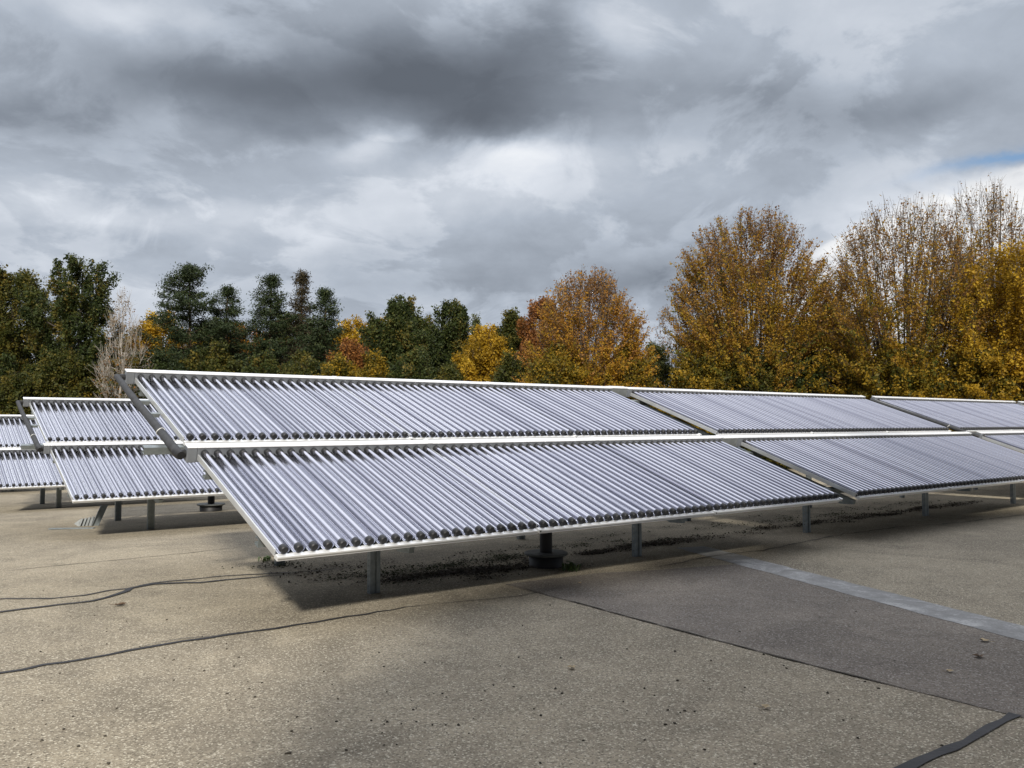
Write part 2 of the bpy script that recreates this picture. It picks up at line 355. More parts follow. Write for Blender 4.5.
# bottom rail: a lip the caps rest over and a lower step
mb.box(.008, MW - .008, -.040, .012, -.052, -.036, 0, .003); mb.box(.010, MW - .010, -.028, .028, -.074, -.053)
me_rail = mb.mesh('bottom_rail', M['lid'])
mb = MB().box(-.0065, .0065, .030, 1.9, -.060, -.008, 0, .002); me_edge = mb.mesh('side_rail', M['edge'])
mb = MB().box(.001, MW - .001, 1.905, 1.995, -.085, .047, 0, .004); me_head = mb.mesh('header_box', M['header'])
mb = MB().box(0, MW, 1.898, 2.001, .048, .060, 0, .004).box(MW - .05, MW + .012, 1.896, 2.003, .0602, .0630, 0, .001); me_lid = mb.mesh('header_lid', M['lid'])
mb = MB().box(-.085, 0, 1.902, 1.998, -.088, .049, 0, .006).box(-.088, -.001, 1.897, 2.002, .0495, .0605, 1, .004); me_hend = mb.mesh('header_end', [M['header'], M['lid']])

mb = MB().box(MW - .022, MW + .018, -.050, -.004, -.058, -.022, 0, .004).box(MW - .008, MW + .004, -.054, -.049, -.046, -.034, 1); me_clamp = mb.mesh('clamp', [M['lid'], M['cap']])
def module(o, tilt_mtx, near, first):
    root = empty('tube_collector', tilt_mtx @ Matrix.Translation(o))
    for nm, me in (('reflector', me_refl), ('back_panel', me_back), ('bottom_rail', me_rail)): link_mesh(nm, me, root)
    for x_ in (.011, MW - .011): link_mesh('side_rail', me_edge, root, Matrix.Translation((x_, 0, 0)))
    link_mesh('clamp', me_clamp, root)
    hd = link_mesh('header', me_head, root); link_mesh('header_lid', me_lid, hd)
    if first: link_mesh('header_end', me_hend, hd)
    for k in range(21):
        tb = link_mesh('tube', me_tube if near else me_tube_far, root, Matrix.Translation((X0 + TP * k, 0, 0)))
        if near: link_mesh('end_cap', me_cap, tb); link_mesh('collar', me_collar, tb)
    return root
def rowmtx(u, v, dz):
    o = ORG + ROW * u + V * v + Vector((0, 0, dz))
    return Matrix(((ROW.x, SL.x, NRM.x, o.x), (ROW.y, SL.y, NRM.y, o.y), (ROW.z, SL.z, NRM.z, o.z), (0, 0, 0, 1)))
ORD = ['first', 'second', 'third', 'fourth', 'fifth', 'sixth', 'seventh', 'eighth', 'ninth', 'tenth']
YU = TL + TD                                           # slope offset of the upper tier
G1, G2_ = .4363, .5126
groupsA = [0, 3 * MW + G1, 6 * MW + G1 + G2_]
ROWS = [
    ('nearest row', 0, 0, 0.0, [g + k * MW for g in groupsA for k in range(3)] + [9 * MW + 2 * G1 + G2_], 2),
    ('second row back', 0, 7.27, -.14, [k * MW for k in range(3)], 1),
    ('third row back', -.1, 14.4, -.40, [k * MW for k in range(2)], 0),
    ('farthest row', -.1, 21.6, -.52, [k * MW for k in range(1)], 0)]
MTX = []
for name, u, v, dz, xs, near in ROWS:
    mt = rowmtx(u - X0, v, dz); MTX.append(mt)
    for tier, y in (('lower', 0), ('upper', YU)):
        for i, x in enumerate(xs):
            nr = (near == 2 and i < 6) or (near == 1 and i < 2)
            first = i % 3 == 0 if near == 2 else i == 0
            r_ = module(Vector((x, y, -.0085 if y else 0)), mt, nr, first)
            if len(xs) == 1: lb = f'grey vacuum tube collector in the {tier} tier of the {name}, mostly hidden'
            else: lb = f'silver tube collector, {tier} tier of the {name}, {ORD[i]} from its left end'
            tag(r_, lb, 'solar collector', f'tube collectors in the {tier} tier of the {name}')

# ------------------------------------------------------------------ header covers in the gaps, insulated pipes
def local(mt, name, mb, m, label, cat, group=None):
    return tag(link_mesh(name, mb.mesh(name, m), None, mt), label, cat, group)
mt = MTX[0]
for tier, y in (('lower', 0), ('upper', YU)):
    x0 = 3 * MW + .002; x1 = 3 * MW + G1 - .089
    root = empty('header_cover', mt @ Matrix.Translation((x0, y + 1.96, 0)))
    mb = MB().box(0, x1 - x0, -.055, .035, -.14, .044, 0, .004); mb.build('cover_box', M['cover'], root)
    MB().box(0, x1 - x0, -.062, .040, .0455, .060, 0, .003).build('cover_lid', M['lid'], root)
    tag(root, f'grey zinc cover bridging the first gap in the {tier} header of the nearest row', 'pipe cover', 'header covers over the first gap')
def smooth_path(pts, n=6):
    pts = [Vector(p) for p in pts]; out = []
    for i in range(len(pts) - 1):
        p0, p1, p2, p3 = pts[max(i - 1, 0)], pts[i], pts[i + 1], pts[min(i + 2, len(pts) - 1)]
        for k in range(n):
            t_ = k / n
            out.append(.5 * ((2 * p1) + (p2 - p0) * t_ + (2 * p0 - 5 * p1 + 4 * p2 - p3) * t_ ** 2 + (3 * p1 - p0 - 3 * p2 + p3) * t_ ** 3))
    return out + [pts[-1]]
def riser_pipe(mt, x, label, gap=False):
    root = empty('insulated_pipe', mt @ Matrix.Translation((x, 0, 0)))
    rr = .036
    ya, yb = 1.93, YU + 1.96
    mb = MB().tube([(-.165, yb, -.03), (-.165, yb - .5, -.03), (-.160, 3.2, -.025), (-.150, 2.4, -.022), (-.142, ya + .03, -.02)], [rr * .92, rr * .95, rr, rr * 1.05, rr * 1.1], 14, 0)
    mb.build('pipe', M['foam'], root)
    mb = MB().tube([(-.150, ya + .075, -.021), (-.142, ya + .01, -.02), (-.135, ya - .02, -.02)], [rr * 1.2, rr * 1.22, rr * 1.05], 14, 0).tube([(-.14, ya + .03, -.02), (-.088, ya + .03, -.02)], rr * 1.05, 12, 0); mb.build('elbow', M['foamjoint'], root)
    mb = MB().tube([(-.15, yb - .005, -.03), (-.088, yb - .005, -.03)], rr * .9, 14, 0); mb.build('elbow', M['foamjoint'], root)
    ring = [(-.152 + math.cos(a) * rr * 1.06, 2.52 + .012 * math.sin(2 * a), -.022 + math.sin(a) * rr * 1.06) for a in np.linspace(0, 2 * PI, 25)] 
    mb = MB().tube(ring, .0045, 6, 0); mb.build('cable_tie', M['tie'], root)
    for y in (3.15, 3.55): MB().box(-.118, 0, y, y + .045, -.1, -.06).build('bracket', M['galv'], root)
    return tag(root, label, 'pipe', 'insulated pipes between the headers')
riser_pipe(MTX[0], 0, 'grey foam insulated pipe with white tie at the left end of the nearest row')
riser_pipe(MTX[1], 0, 'grey foam insulated pipe at the left end of the second row back')
riser_pipe(MTX[2], 0, 'grey foam insulated pipe at the left end of the third row back')
riser_pipe(MTX[0], groupsA[2], 'dark insulated pipe running down the second gap of the nearest row')

# ------------------------------------------------------------------ rails along the rows, support frames
RY = [.36, 1.68, 2.30, 4.02]; RN = ['front', 'lower middle', 'upper middle', 'back']
def cchannel(mb, x0, x1, y, w_, z0, z1, th=.006):
    mb.box(x0, x1, y, y + th, z0, z1); mb.box(x0, x1, y + th, y + w_, z1 - th, z1); mb.box(x0, x1, y + th, y + w_, z0, z0 + th)
    mb.box(x0, x1, y + w_ - th, y + w_, z0 + th, z0 + .02); mb.box(x0, x1, y + w_ - th, y + w_, z1 - .02, z1 - th)
for (name, u, v, dz, xs, near), mt in zip(ROWS, MTX):
    xe = xs[-1] + MW + .1
    for y, nm in zip(RY, RN):
        mb = MB(); cchannel(mb, -.34 if nm == 'upper middle' else .02, xe, y, .07, -.160, -.092)
        local(mt, 'mounting_rail', mb, M['galv'], f'galvanised {nm} rail running under the {name} of collectors', 'rail', f'mounting rails under the {name}')
def post_mesh(h, name):
    mb = MB(); wd, dp, th = .10, .058, .005
    # flange towards the front with a centre rib, two side webs with punched holes, lips at the back
    mb.box(-wd / 2, -.012, 0, th, 0, h); mb.box(.012, wd / 2, 0, th, 0, h)
    mb.box(-.012, .012, .010, .010 + th, 0, h); mb.box(-.0125, -.0085, th, .010, 0, h); mb.box(.0085, .0125, th, .010, 0, h)
    for sx in (-1, 1):
        a, b_ = sorted((sx * wd / 2, sx * (wd / 2 - th)))
        mb.box(a, b_, th, .024, 0, h); mb.box(a, b_, .036, dp, 0, h)
        z = 0
        while z < h:
            mb.box(a, b_, .024, .036, z, min(z + .032, h)); z += .045
        a2, b2 = sorted((sx * (wd / 2 - th), sx * (wd / 2 - .022))); mb.box(a2, b2, dp - th, dp, 0, h)
    return mb.mesh(name, M['galv'])
FU = [1.15 + 3.355 * k for k in range(8)]
VF, VR = .90, 3.02
def frame(u, v, dz, label, group):
    b0 = ORG + ROW * u + V * v; base = onground(u, v + VF)
    root = empty('support_frame', loc=base)
    rz = Matrix.Rotation(math.atan2(ROW.y, ROW.x), 4, 'Z')
    for vv, nm in ((VF, 'post'), (VR, 'post')):
        g_ = onground(u, v + vv); yl = vv / math.cos(TILT)
        top = ORG.z + dz + yl * math.sin(TILT) - .27 * math.cos(TILT) + .035
        p = link_mesh('post', post_mesh(top - g_.z + .02, 'post'), root); p.matrix_local = Matrix.Translation(Vector((g_.x, g_.y, g_.z - .02)) - base + ROW * .08) @ rz
    o = ORG + ROW * u + V * v + Vector((0, 0, dz))
    m4 = Matrix(((ROW.x, SL.x, NRM.x, o.x - base.x), (ROW.y, SL.y, NRM.y, o.y - base.y), (ROW.z, SL.z, NRM.z, o.z - base.z), (0, 0, 0, 1)))
    mb = MB(); zt, zb = -.162, -.28
    ya, yb = .13, 4.15
    mb.add([(x, y, z) for x in (0, .05) for (y, z) in ((ya, zt), (ya, zt - .055), (ya + .16, zb), (yb, zb), (yb, zt))],
           [(4, 3, 2, 1, 0), (5, 6, 7, 8, 9), (0, 1, 6, 5), (1, 2, 7, 6), (2, 3, 8, 7), (3, 4, 9, 8), (4, 0, 5, 9)])
    link_mesh('rafter', mb.mesh('rafter', M['galv']), root, m4)
    return tag(root, label, 'support frame', group)
for (name, u, v, dz, xs, near), nf in zip(ROWS, (8, 3, 2, 1)):
    for k in range(nf):
        q = 'only' if nf == 1 else ORD[k]
        frame(u + FU[k], v, dz, f'galvanised post frame holding up the {name}, {q} from its left end' if nf > 1 else f'galvanised post frame holding up the {name}, barely visible at the left', f'support frames under the {name}')

# ------------------------------------------------------------------ pipe shafts rising under the rows
def shaft(p, h, r0, label):
    root = empty('pipe_shaft', loc=p)
    mb = MB().tube([(0, 0, -.02), (0, 0, .115), (0, 0, .12)], [r0 * .78, r0 * .8, r0 * .75], 28, 0); mb.build('concrete_ring', M['foamjoint'], root)
    mb = MB().tube([(0, 0, .12), (0, 0, .125), (0, 0, .143), (0, 0, .147)], [r0 * .97, r0, r0, r0 * .97], 32, 0); mb.build('rim_disc', M['disc'], root)
    mb = MB().tube([(0, 0, .147), (0, 0, h - .02), (0, 0, h)], [.066, .066, .06], 18, 0); mb.build('pipe', M['blackpipe'], root)
    mb = MB().tube([(-.045, -.03, h - .16), (-.05, -.035, h + .02), (-.045, -.02, h + .05)], [.03, .03, .02], 10, 0); mb.build('valve', M['blackpipe'], root)
    return tag(root, label, 'pipe shaft', 'black pipe shafts under the rows')
shaft(at(546, 566), .56, .23, 'black pipe on a round rimmed base under the nearest row')
shaft(at(211, 511), .62, .27, 'black pipe on a round rimmed base under the second row back')

# leaning steel offcut with a ribbed foot under the second row
p = at(90, 526); root = empty('steel_offcut', loc=p)
mb = MB(); d = Vector((.16, .1, .46)).normalized(); s = Vector((.80, .55, 0)).normalized(); n_ = d.cross(s)
for (o0, o1, q0_, q1_) in ((-.075, .075, -.004, .004), (-.075, -.067, -.05, -.004), (.067, .075, -.05, -.004)):
    vs = [Vector((.08, .04, -.02)) + d * a + s * b_ + n_ * c for a in (0, .52) for b_ in (o0, o1) for c in (q0_, q1_)]
    mb.add(vs, [(0, 1, 3, 2), (4, 6, 7, 5), (0, 4, 5, 1), (2, 3, 7, 6), (0, 2, 6, 4), (1, 5, 7, 3)])
mb.build('plate', M['galv'], root)
mb = MB()
for k in range(4):
    a = -.24 + k * .066
    vs = [(a + x + .05 * z, -.06 + .035 * k + y + .03 * z, z * (.17 + .012 * k)) for z in (0, 1) for y in (0, .03) for x in (0, .044)]
    mb.add(vs, [(0, 2, 3, 1), (4, 5, 7, 6), (0, 1, 5, 4), (2, 6, 7, 3), (0, 4, 6, 2), (1, 3, 7, 5)])
mb.add([(-.27, -.03, .0), (.05, .09, 0), (.09, .11, .16), (-.21, .0, .15)], [(0, 1, 2, 3)])
mb.add([(-.33, -.08, .06), (-.24, -.06, .0), (-.2, -.03, .17)], [(0, 1, 2)])
mb.build('ribbed_foot', M['cover'], root); root.scale = (.72,) * 3
tag(root, 'leaning grey steel offcut with ribbed foot under the second row of collectors', 'steel offcut')
p = at(72, 529); mb = MB().box(-.34, .34, -.05, .05, .004, .016); ob = mb.build('steel_strip', M['galv']); ob.location = p; ob.rotation_euler.z = .12
tag(ob, 'thin flat steel strip lying on the ground beside the leaning offcut', 'steel strip')

# ------------------------------------------------------------------ small stuff on the ground
rng = np.random.default_rng(5)
def clods(name, pts, sizes, m, flat=.6):
    bm = bmesh.new(); bmesh.ops.create_icosphere(bm, subdivisions=1, radius=1); bv = np.array([v_.co[:] for v_ in bm.verts]); bf = np.array([[v_.index for v_ in f.verts] for f in bm.faces]); bm.free()
    V_, F_ = [], []
    for i, (p, s_) in enumerate(zip(pts, sizes)):
        q = bv * (1 + rng.uniform(-.3, .3, (len(bv), 1))) * np.array([s_, s_ * rng.uniform(.6, 1), s_ * flat]); a = rng.uniform(0, 6.28)
        q = q @ np.array([[math.cos(a), -math.sin(a), 0], [math.sin(a), math.cos(a), 0], [0, 0, 1]]) + np.array(p) + np.array([0, 0, s_ * flat * .5])
        V_.append(q); F_.append(bf + i * len(bv))
    return tag(link_mesh(name, np_mesh(name, np.concatenate(V_), np.concatenate(F_), m)), kind='stuff')
pp, ss = [], []
for cx_, cy_, sx, sy, n in ((300, 700, 200, 40, 60), (30, 750, 30, 10, 8), (120, 600, 70, 25, 22), (700, 720, 120, 25, 30), (600, 660, 200, 40, 30), (380, 715, 80, 20, 25), (850, 620, 120, 40, 20), (200, 640, 150, 40, 25)):
    for _ in range(n):
        x, y = rng.normal(cx_, sx), rng.normal(cy_, sy)
        if y < 560 or y > 800: continue
        pp.append(at(x, y)); ss.append(float(rng.uniform(.004, .0105)))
clods('grit', pp, ss, M['pebble'])
# moss and leaf litter caught under the nearest row
def leaf_quads(cent, size, flat=0.0, aspect=.6):
    n = len(cent); a = rng.normal(size=(n, 3)); a[:, 2] *= (1 - flat); a /= np.linalg.norm(a, axis=1, keepdims=True) + 1e-9
    b_ = rng.normal(size=(n, 3)); b_[:, 2] *= (1 - flat); b_ -= a * np.sum(a * b_, 1, keepdims=True); b_ /= np.linalg.norm(b_, axis=1, keepdims=True) + 1e-9
    s_ = size[:, None]
    v_ = np.stack([cent - a * s_, cent + b_ * s_ * aspect - a * s_ * .1, cent + a * s_, cent - b_ * s_ * aspect - a * s_ * .1], 1).reshape(-1, 3)
    return v_, np.arange(n * 4).reshape(-1, 4)
def litter(name, spots, m, lo, hi):
    cs = []
    for (u_, v_, su, svv, n) in spots:
        n = int(n * 2.2); cc_ = np.stack([rng.normal(u_, su, 26), rng.normal(v_, svv, 26)], 1); q = cc_[rng.integers(0, 26, n)] + rng.normal(0, 1, (n, 2)) * np.array([.13, .05])
        for a, b_ in q:
            p = onground(a, b_); cs.append((p.x, p.y, p.z + abs(rng.normal(0, .012)) + .006))
    cs = np.array(cs); v_, f_ = leaf_quads(cs, rng.uniform(lo, hi, len(cs)), .88)
    return tag(link_mesh(name, np_mesh(name, v_, f_, m)), kind='stuff')
litter('leaf_litter', [(2.0, 1.35, .3, .10, 700), (2.6, 1.2, .5, .14, 1500), (5.0, 1.45, .5, .1, 1300), (6.0, 1.5, .35, .08, 500), (8.6, 1.5, .7, .12, 900), (10.8, 1.5, .9, .12, 1400), (12.9, 1.5, .8, .12, 900), (3.1, 1.5, .4, .4, 500), (1.6, 2.3, .4, .3, 400)], M['litter'], .007, .018)
M['moss'] = simple('moss', (.030, .036, .012), 1, 0, .5, 3)
litter('moss', [(1.9, 1.8, .35, .2, 500), (2.7, 1.75, .6, .2, 800), (5.0, 2.0, 1.2, .25, 700), (9.5, 2.1, 1.6, .25, 700), (13, 2.1, 1.0, .25, 400), (1.25, 3.0, .12, .1, 150)], M['moss'], .007, .016)

# ------------------------------------------------------------------ trees
def foliage(name, stops, trans=.35):
    m = bpy.data.materials.new(name); m.use_nodes = True; t = NT(m.node_tree); t.n.clear()
    out = t.node('ShaderNodeOutputMaterial'); a = t.node('ShaderNodeAttribute', attribute_name='tint')
    c = t.ramp(a.outputs['Fac'], stops)
    d_ = t.node('ShaderNodeBsdfPrincipled'); t.l.new(c, d_.inputs['Base Color']); d_.inputs['Roughness'].default_value = .6; d_.inputs['Specular IOR Level'].default_value = .25
    tr = t.node('ShaderNodeBsdfTranslucent'); t.l.new(c, tr.inputs['Color'])
    mx = t.node('ShaderNodeMixShader'); mx.inputs[0].default_value = trans
    t.l.new(d_.outputs[0], mx.inputs[1]); t.l.new(tr.outputs[0], mx.inputs[2]); t.l.new(mx.outputs[0], out.inputs[0])
    return m
FO = {
    'oak': foliage('oak_leaves', [(0, (.028, .042, .012)), (.5, (.050, .068, .018)), (.85, (.095, .10, .022)), (1, (.16, .12, .025))]),
    'olive': foliage('olive_leaves', [(0, (.036, .046, .010)), (.5, (.075, .080, .016)), (1, (.17, .13, .022))]),
    'pine': foliage('pine_needles', [(0, (.018, .030, .012)), (.6, (.034, .050, .018)), (1, (.06, .072, .024))], .15),
    'brownpine': foliage('browning_needles', [(0, (.035, .030, .015)), (.6, (.06, .048, .025)), (1, (.10, .07, .035))], .2),
    'gold': foliage('golden_leaves', [(0, (.22, .14, .012)), (.4, (.38, .235, .018)), (.8, (.52, .32, .025)), (1, (.58, .40, .045))], .45),
    'orange': foliage('orange_leaves', [(0, (.22, .11, .014)), (.45, (.42, .19, .02)), (.8, (.52, .27, .03)), (1, (.50, .18, .03))], .45),
    'red': foliage('red_leaves', [(0, (.15, .06, .02)), (.5, (.27, .11, .03)), (1, (.40, .19, .05))]),
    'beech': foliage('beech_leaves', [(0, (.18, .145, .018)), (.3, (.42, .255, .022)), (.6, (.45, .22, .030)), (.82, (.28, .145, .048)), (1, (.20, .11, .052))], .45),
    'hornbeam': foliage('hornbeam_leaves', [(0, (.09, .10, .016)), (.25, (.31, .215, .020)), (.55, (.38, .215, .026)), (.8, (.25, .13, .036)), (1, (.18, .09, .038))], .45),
    'hedge': foliage('hedge_leaves', [(0, (.06, .065, .012)), (.4, (.17, .13, .016)), (.7, (.32, .205, .020)), (1, (.45, .29, .03))], .45),
    'rust': foliage('rust_leaves', [(0, (.12, .075, .018)), (.5, (.21, .115, .028)), (1, (.28, .125, .035))], .45),
    'pale': foliage('pale_green_leaves', [(0, (.07, .085, .025)), (1, (.17, .18, .07))]),
}
def bark(name, c, scale=10): return simple(name, c, .9, 0, .35, scale, .5)
BK = {'dark': bark('dark_bark', (.055, .045, .034)), 'grey': bark('grey_bark', (.06, .046, .034)), 'pine': bark('pine_bark', (.10, .06, .035)), 'birch': bark('birch_bark', (.34, .31, .28), 5)}

class Limbs:
    def __init__(self): self.V = []; self.F = []; self.n = 0
    def seg(self, path, rads, k):
        path = np.array(path); m_ = len(path)
        d_ = np.gradient(path, axis=0); d_ /= np.linalg.norm(d_, axis=1, keepdims=True) + 1e-9
        ref = np.where(np.abs(d_[:, 2:3]) > .9, np.array([[1., 0, 0]]), np.array([[0, 0, 1.]]))
        a = np.cross(d_, ref); a /= np.linalg.norm(a, axis=1, keepdims=True) + 1e-9; b_ = np.cross(d_, a)
        th = np.arange(k) * 2 * PI / k
        ring = path[:, None] + (a[:, None] * np.cos(th)[None, :, None] + b_[:, None] * np.sin(th)[None, :, None]) * np.array(rads)[:, None, None]
        self.V.append(ring.reshape(-1, 3))
        i, j = np.meshgrid(np.arange(m_ - 1), np.arange(k), indexing='ij'); i = i.ravel(); j = j.ravel(); j2 = (j + 1) % k
        self.F.append(np.stack([i * k + j, i * k + j2, (i + 1) * k + j2, (i + 1) * k + j], 1) + self.n); self.n += m_ * k

def tree(name, kind, px, ytop, hw, dist, fol, bk, label, group, prof, trunk_h=.25, nt=420, leaves=45, ls=.07, clump=.34, seed=0, limbs=14, shell=.55, fan=False, wide=1.0, rt=None, tintmode='rand', lobes=.22, feather=.45, droop=0.0, pads=False, thin_top=0.0, world=None, height=None, yoff=0.0):
    r = np.random.default_rng(seed + 1000)
    if world is None:
        x = (px - 512) / FOC * dist; y = dist; z0 = float(gz(x, y)); H = CAM_H + (CP * 0 + (422 - ytop) / FOC * dist) - z0; RAD = hw / FOC * dist
    else:
        x, y = world; z0 = float(gz(x, y)); H = height; RAD = hw
    ls *= .56; leaves *= 2.7
    ph = np.array([p_[0] for p_ in prof]); pr = np.array([p_[1] for p_ in prof])
    H -= feather * .85; RAD = max(.3, RAD * (1.04 if fan else 1.08))
    # angular lobes make the outline uneven
    la = r.uniform(0, 6.28, 6); lk = np.array([2, 3, 3, 4, 5, 7]); lz = r.uniform(2, 9, 6)
    def Rf(h, a): return RAD * np.interp(h, ph, pr) * (1 + lobes * sum(np.sin(lk[i] * a + la[i] + lz[i] * h) for i in range(6)) / 2.2)
    h0 = ph[0]
    # targets
    hs = r.uniform(h0, 1, nt * 6); acc = np.interp(hs, ph, pr) + .08; hs = hs[r.uniform(0, acc.max(), len(hs)) < acc][:nt]
    an = r.uniform(0, 2 * PI, len(hs)); rr_ = Rf(hs, an) * np.where(r.random(len(hs)) < shell, r.uniform(.72, 1.0, len(hs)), np.sqrt(r.random(len(hs))) * .85)
    T = np.stack([np.cos(an) * rr_, np.sin(an) * rr_, hs * H + r.normal(0, .02 * H, len(hs))], 1)
    T[:, 2] = np.minimum(T[:, 2], H)
    if pads:    # pine: gather targets into flat plates
        npad = max(10, nt // 12); C_ = T[r.choice(len(T), npad, replace=False)]
        idx = r.integers(0, npad, len(T)); T = C_[idx] + r.normal(0, 1, T.shape) * np.array([.16 * RAD, .16 * RAD, .028 * H]); T[:, 2] = np.minimum(T[:, 2], H)
    L = Limbs(); R0 = rt or (.018 * H + .03)
    lean = r.normal(0, .012, 2) * H
    nodes = []; 
    th_top = (.93 if not fan else trunk_h + .05)
    tp = [np.array([lean[0] * (k / 8) ** 2 + r.normal(0, .006 * H) * (k > 0), lean[1] * (k / 8) ** 2 + r.normal(0, .006 * H) * (k > 0), -.1 + (th_top * H + .1) * k / 8]) for k in range(9)]
    L.seg(tp, [R0 * (1.25 if k == 0 else 1) * (1 - (.82 if not fan else .35) * k / 8) for k in range(9)], 9)
    for k in range(9): 
        for f_ in (0, .5):
            if k < 8 or f_ == 0:
                p_ = tp[k] + (tp[min(k + 1, 8)] - tp[k]) * f_
                if p_[2] > trunk_h * H * .8: nodes.append((p_, R0 * (1 - .8 * k / 8)))
    if not nodes: nodes.append((tp[-1], R0 * .6))
    NP = np.array([n_[0] for n_ in nodes]); NR = np.array([n_[1] for n_ in nodes])
    order = r.permutation(len(T)); first = order[:limbs]
    if fan:
        # upright limbs fanning out of a low fork to the upper outline
        aa = np.arange(limbs) * 2.399 + r.uniform(0, 6); hh = r.uniform(.72, .99, limbs)
        ft = np.stack([np.cos(aa) * Rf(hh, aa) * r.uniform(.5, 1.05, limbs), np.sin(aa) * Rf(hh, aa) * r.uniform(.5, 1.05, limbs), hh * H], 1)
    else: ft = T[first]
    addP, addR = [], []
    for tgt in ft:
        if fan: i = r.integers(0, len(NP)); 
        else:
            rise = np.hypot(tgt[0], tgt[1]) * (.55 - droop)
            i = int(np.argmin(np.abs(NP[:, 2] - (tgt[2] - rise))))
        p0 = NP[i]; rad = min(NR[i] * .6, R0 * .5)
        mid = (p0 + tgt) / 2 + np.array([0, 0, .0]) + r.normal(0, .03 * H, 3)
        if fan: mid = p0 + (tgt - p0) * .45 + (tgt - p0) * np.array([.20, .20, 0]) + r.normal(0, .015 * H, 3)
        ts = np.linspace(0, 1, 9)[:, None]; path = (1 - ts) ** 2 * p0 + 2 * ts * (1 - ts) * mid + ts ** 2 * tgt
        rs = rad * (1 - .85 * ts[:, 0]); L.seg(path, rs, 6)
        addP += list(path[2:]); addR += list(rs[2:])
    NP = np.vstack([NP, addP]); NR = np.concatenate([NR, addR])
    rest = T if fan else T[order[limbs:]]
    rest = rest[np.argsort(np.hypot(rest[:, 0], rest[:, 1]) / RAD + np.abs(rest[:, 2] / H - .5) * .5)]
    cent, wts = [], []
    for tgt in rest:
        dv = tgt - NP; cost = np.linalg.norm(dv, axis=1) + np.where(dv[:, 2] < 0, -dv[:, 2] * (1.2 - 2 * droop), 0)
        i = int(np.argmin(cost)); p0 = NP[i]; rad = max(.006, min(NR[i] * .55, .035))
        mid = (p0 + tgt) / 2 + np.array([0, 0, -.12 * np.linalg.norm(tgt - p0)]) + r.normal(0, .05, 3)
        ts = np.linspace(0, 1, 5)[:, None]; path = (1 - ts) ** 2 * p0 + 2 * ts * (1 - ts) * mid + ts ** 2 * tgt
        L.seg(path, rad * (1 - .7 * ts[:, 0]), 4)
        NP = np.vstack([NP, path[2:]]); NR = np.concatenate([NR, rad * (1 - .7 * ts[2:, 0])])
        # a few bare twig tips
        for _ in range(2):
            e_ = tgt + r.normal(0, 1, 3) * np.array([.22, .22, .22]) + np.array([0, 0, .22 - .5 * droop]); L.seg([tgt, (tgt + e_) / 2 + r.normal(0, .02, 3), e_], [.007, .005, .003], 3)
        cent.append(tgt); cent.append(path[3])
        wts += [1.0, .6]
    allT = np.array(cent + list(ft)); wts = np.array(wts + [1.0] * len(ft))
    off = np.array([x, y, z0])
    root = empty(name, loc=off)
    if leaves:
        hfrac = allT[:, 2] / H
        cnt = leaves * wts * r.lognormal(0, .45, len(allT)) * (1 - thin_top * np.clip((hfrac - .45) / .5, 0, 1))
        cnt = np.maximum(0, cnt).astype(int)
        idx = np.repeat(np.arange(len(allT)), cnt); n = len(idx)
        csz = clump * r.uniform(.6, 1.35, len(allT))
        g = r.normal(0, 1, (n, 3)); g = np.clip(g, -1.7, 1.7) * .6
        fd = allT - np.array([0, 0, trunk_h * H * (.6 if fan else 1)]); fd /= np.linalg.norm(fd, axis=1, keepdims=True) + 1e-9; fd = fd * (np.array([1.7, 1.7, 1]) if fan else 1) + np.array([0, 0, .10 if fan else .28 - droop]) + r.normal(0, .22, fd.shape); fd /= np.linalg.norm(fd, axis=1, keepdims=True)
        if feather > .3:
            for k_ in range(len(allT)): L.seg([allT[k_] - fd[k_] * feather * .3, allT[k_] + fd[k_] * feather * .55, allT[k_] + fd[k_] * feather * 1.15], [.008, .006, .003], 3)
        al = r.uniform(-.75, 1.05, n) * feather
        c_ = allT[idx] + fd[idx] * al[:, None] + g * (1 if feather < .3 else .55) * csz[idx][:, None] * np.array([1, 1, .62 if not pads else .4])
        c_[:, 2] = np.maximum(c_[:, 2], .02)
        sz = ls * np.clip(r.lognormal(0, .38, n), .45, 2.1)
        global rng; keep = rng; rng = r
        v_, f_ = leaf_quads(c_, sz, .15, .62 if not pads else .4); rng = keep
        ct = r.normal(0, .21, len(allT))
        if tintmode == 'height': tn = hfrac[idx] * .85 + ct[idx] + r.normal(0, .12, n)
        elif tintmode == 'side': tn = .5 - c_[:, 0] / RAD * .45 + ct[idx] + r.normal(0, .1, n)
        else: tn = .42 + ct[idx] * 1.5 + r.normal(0, .16, n)
        link_mesh('crown', np_mesh('crown', v_, f_, FO[fol], np.clip(tn, 0, 1)), root)
    link_mesh('trunk', np_mesh('trunk', np.concatenate(L.V), np.concatenate(L.F), BK[bk]), root)
    return tag(root, label, kind, group)
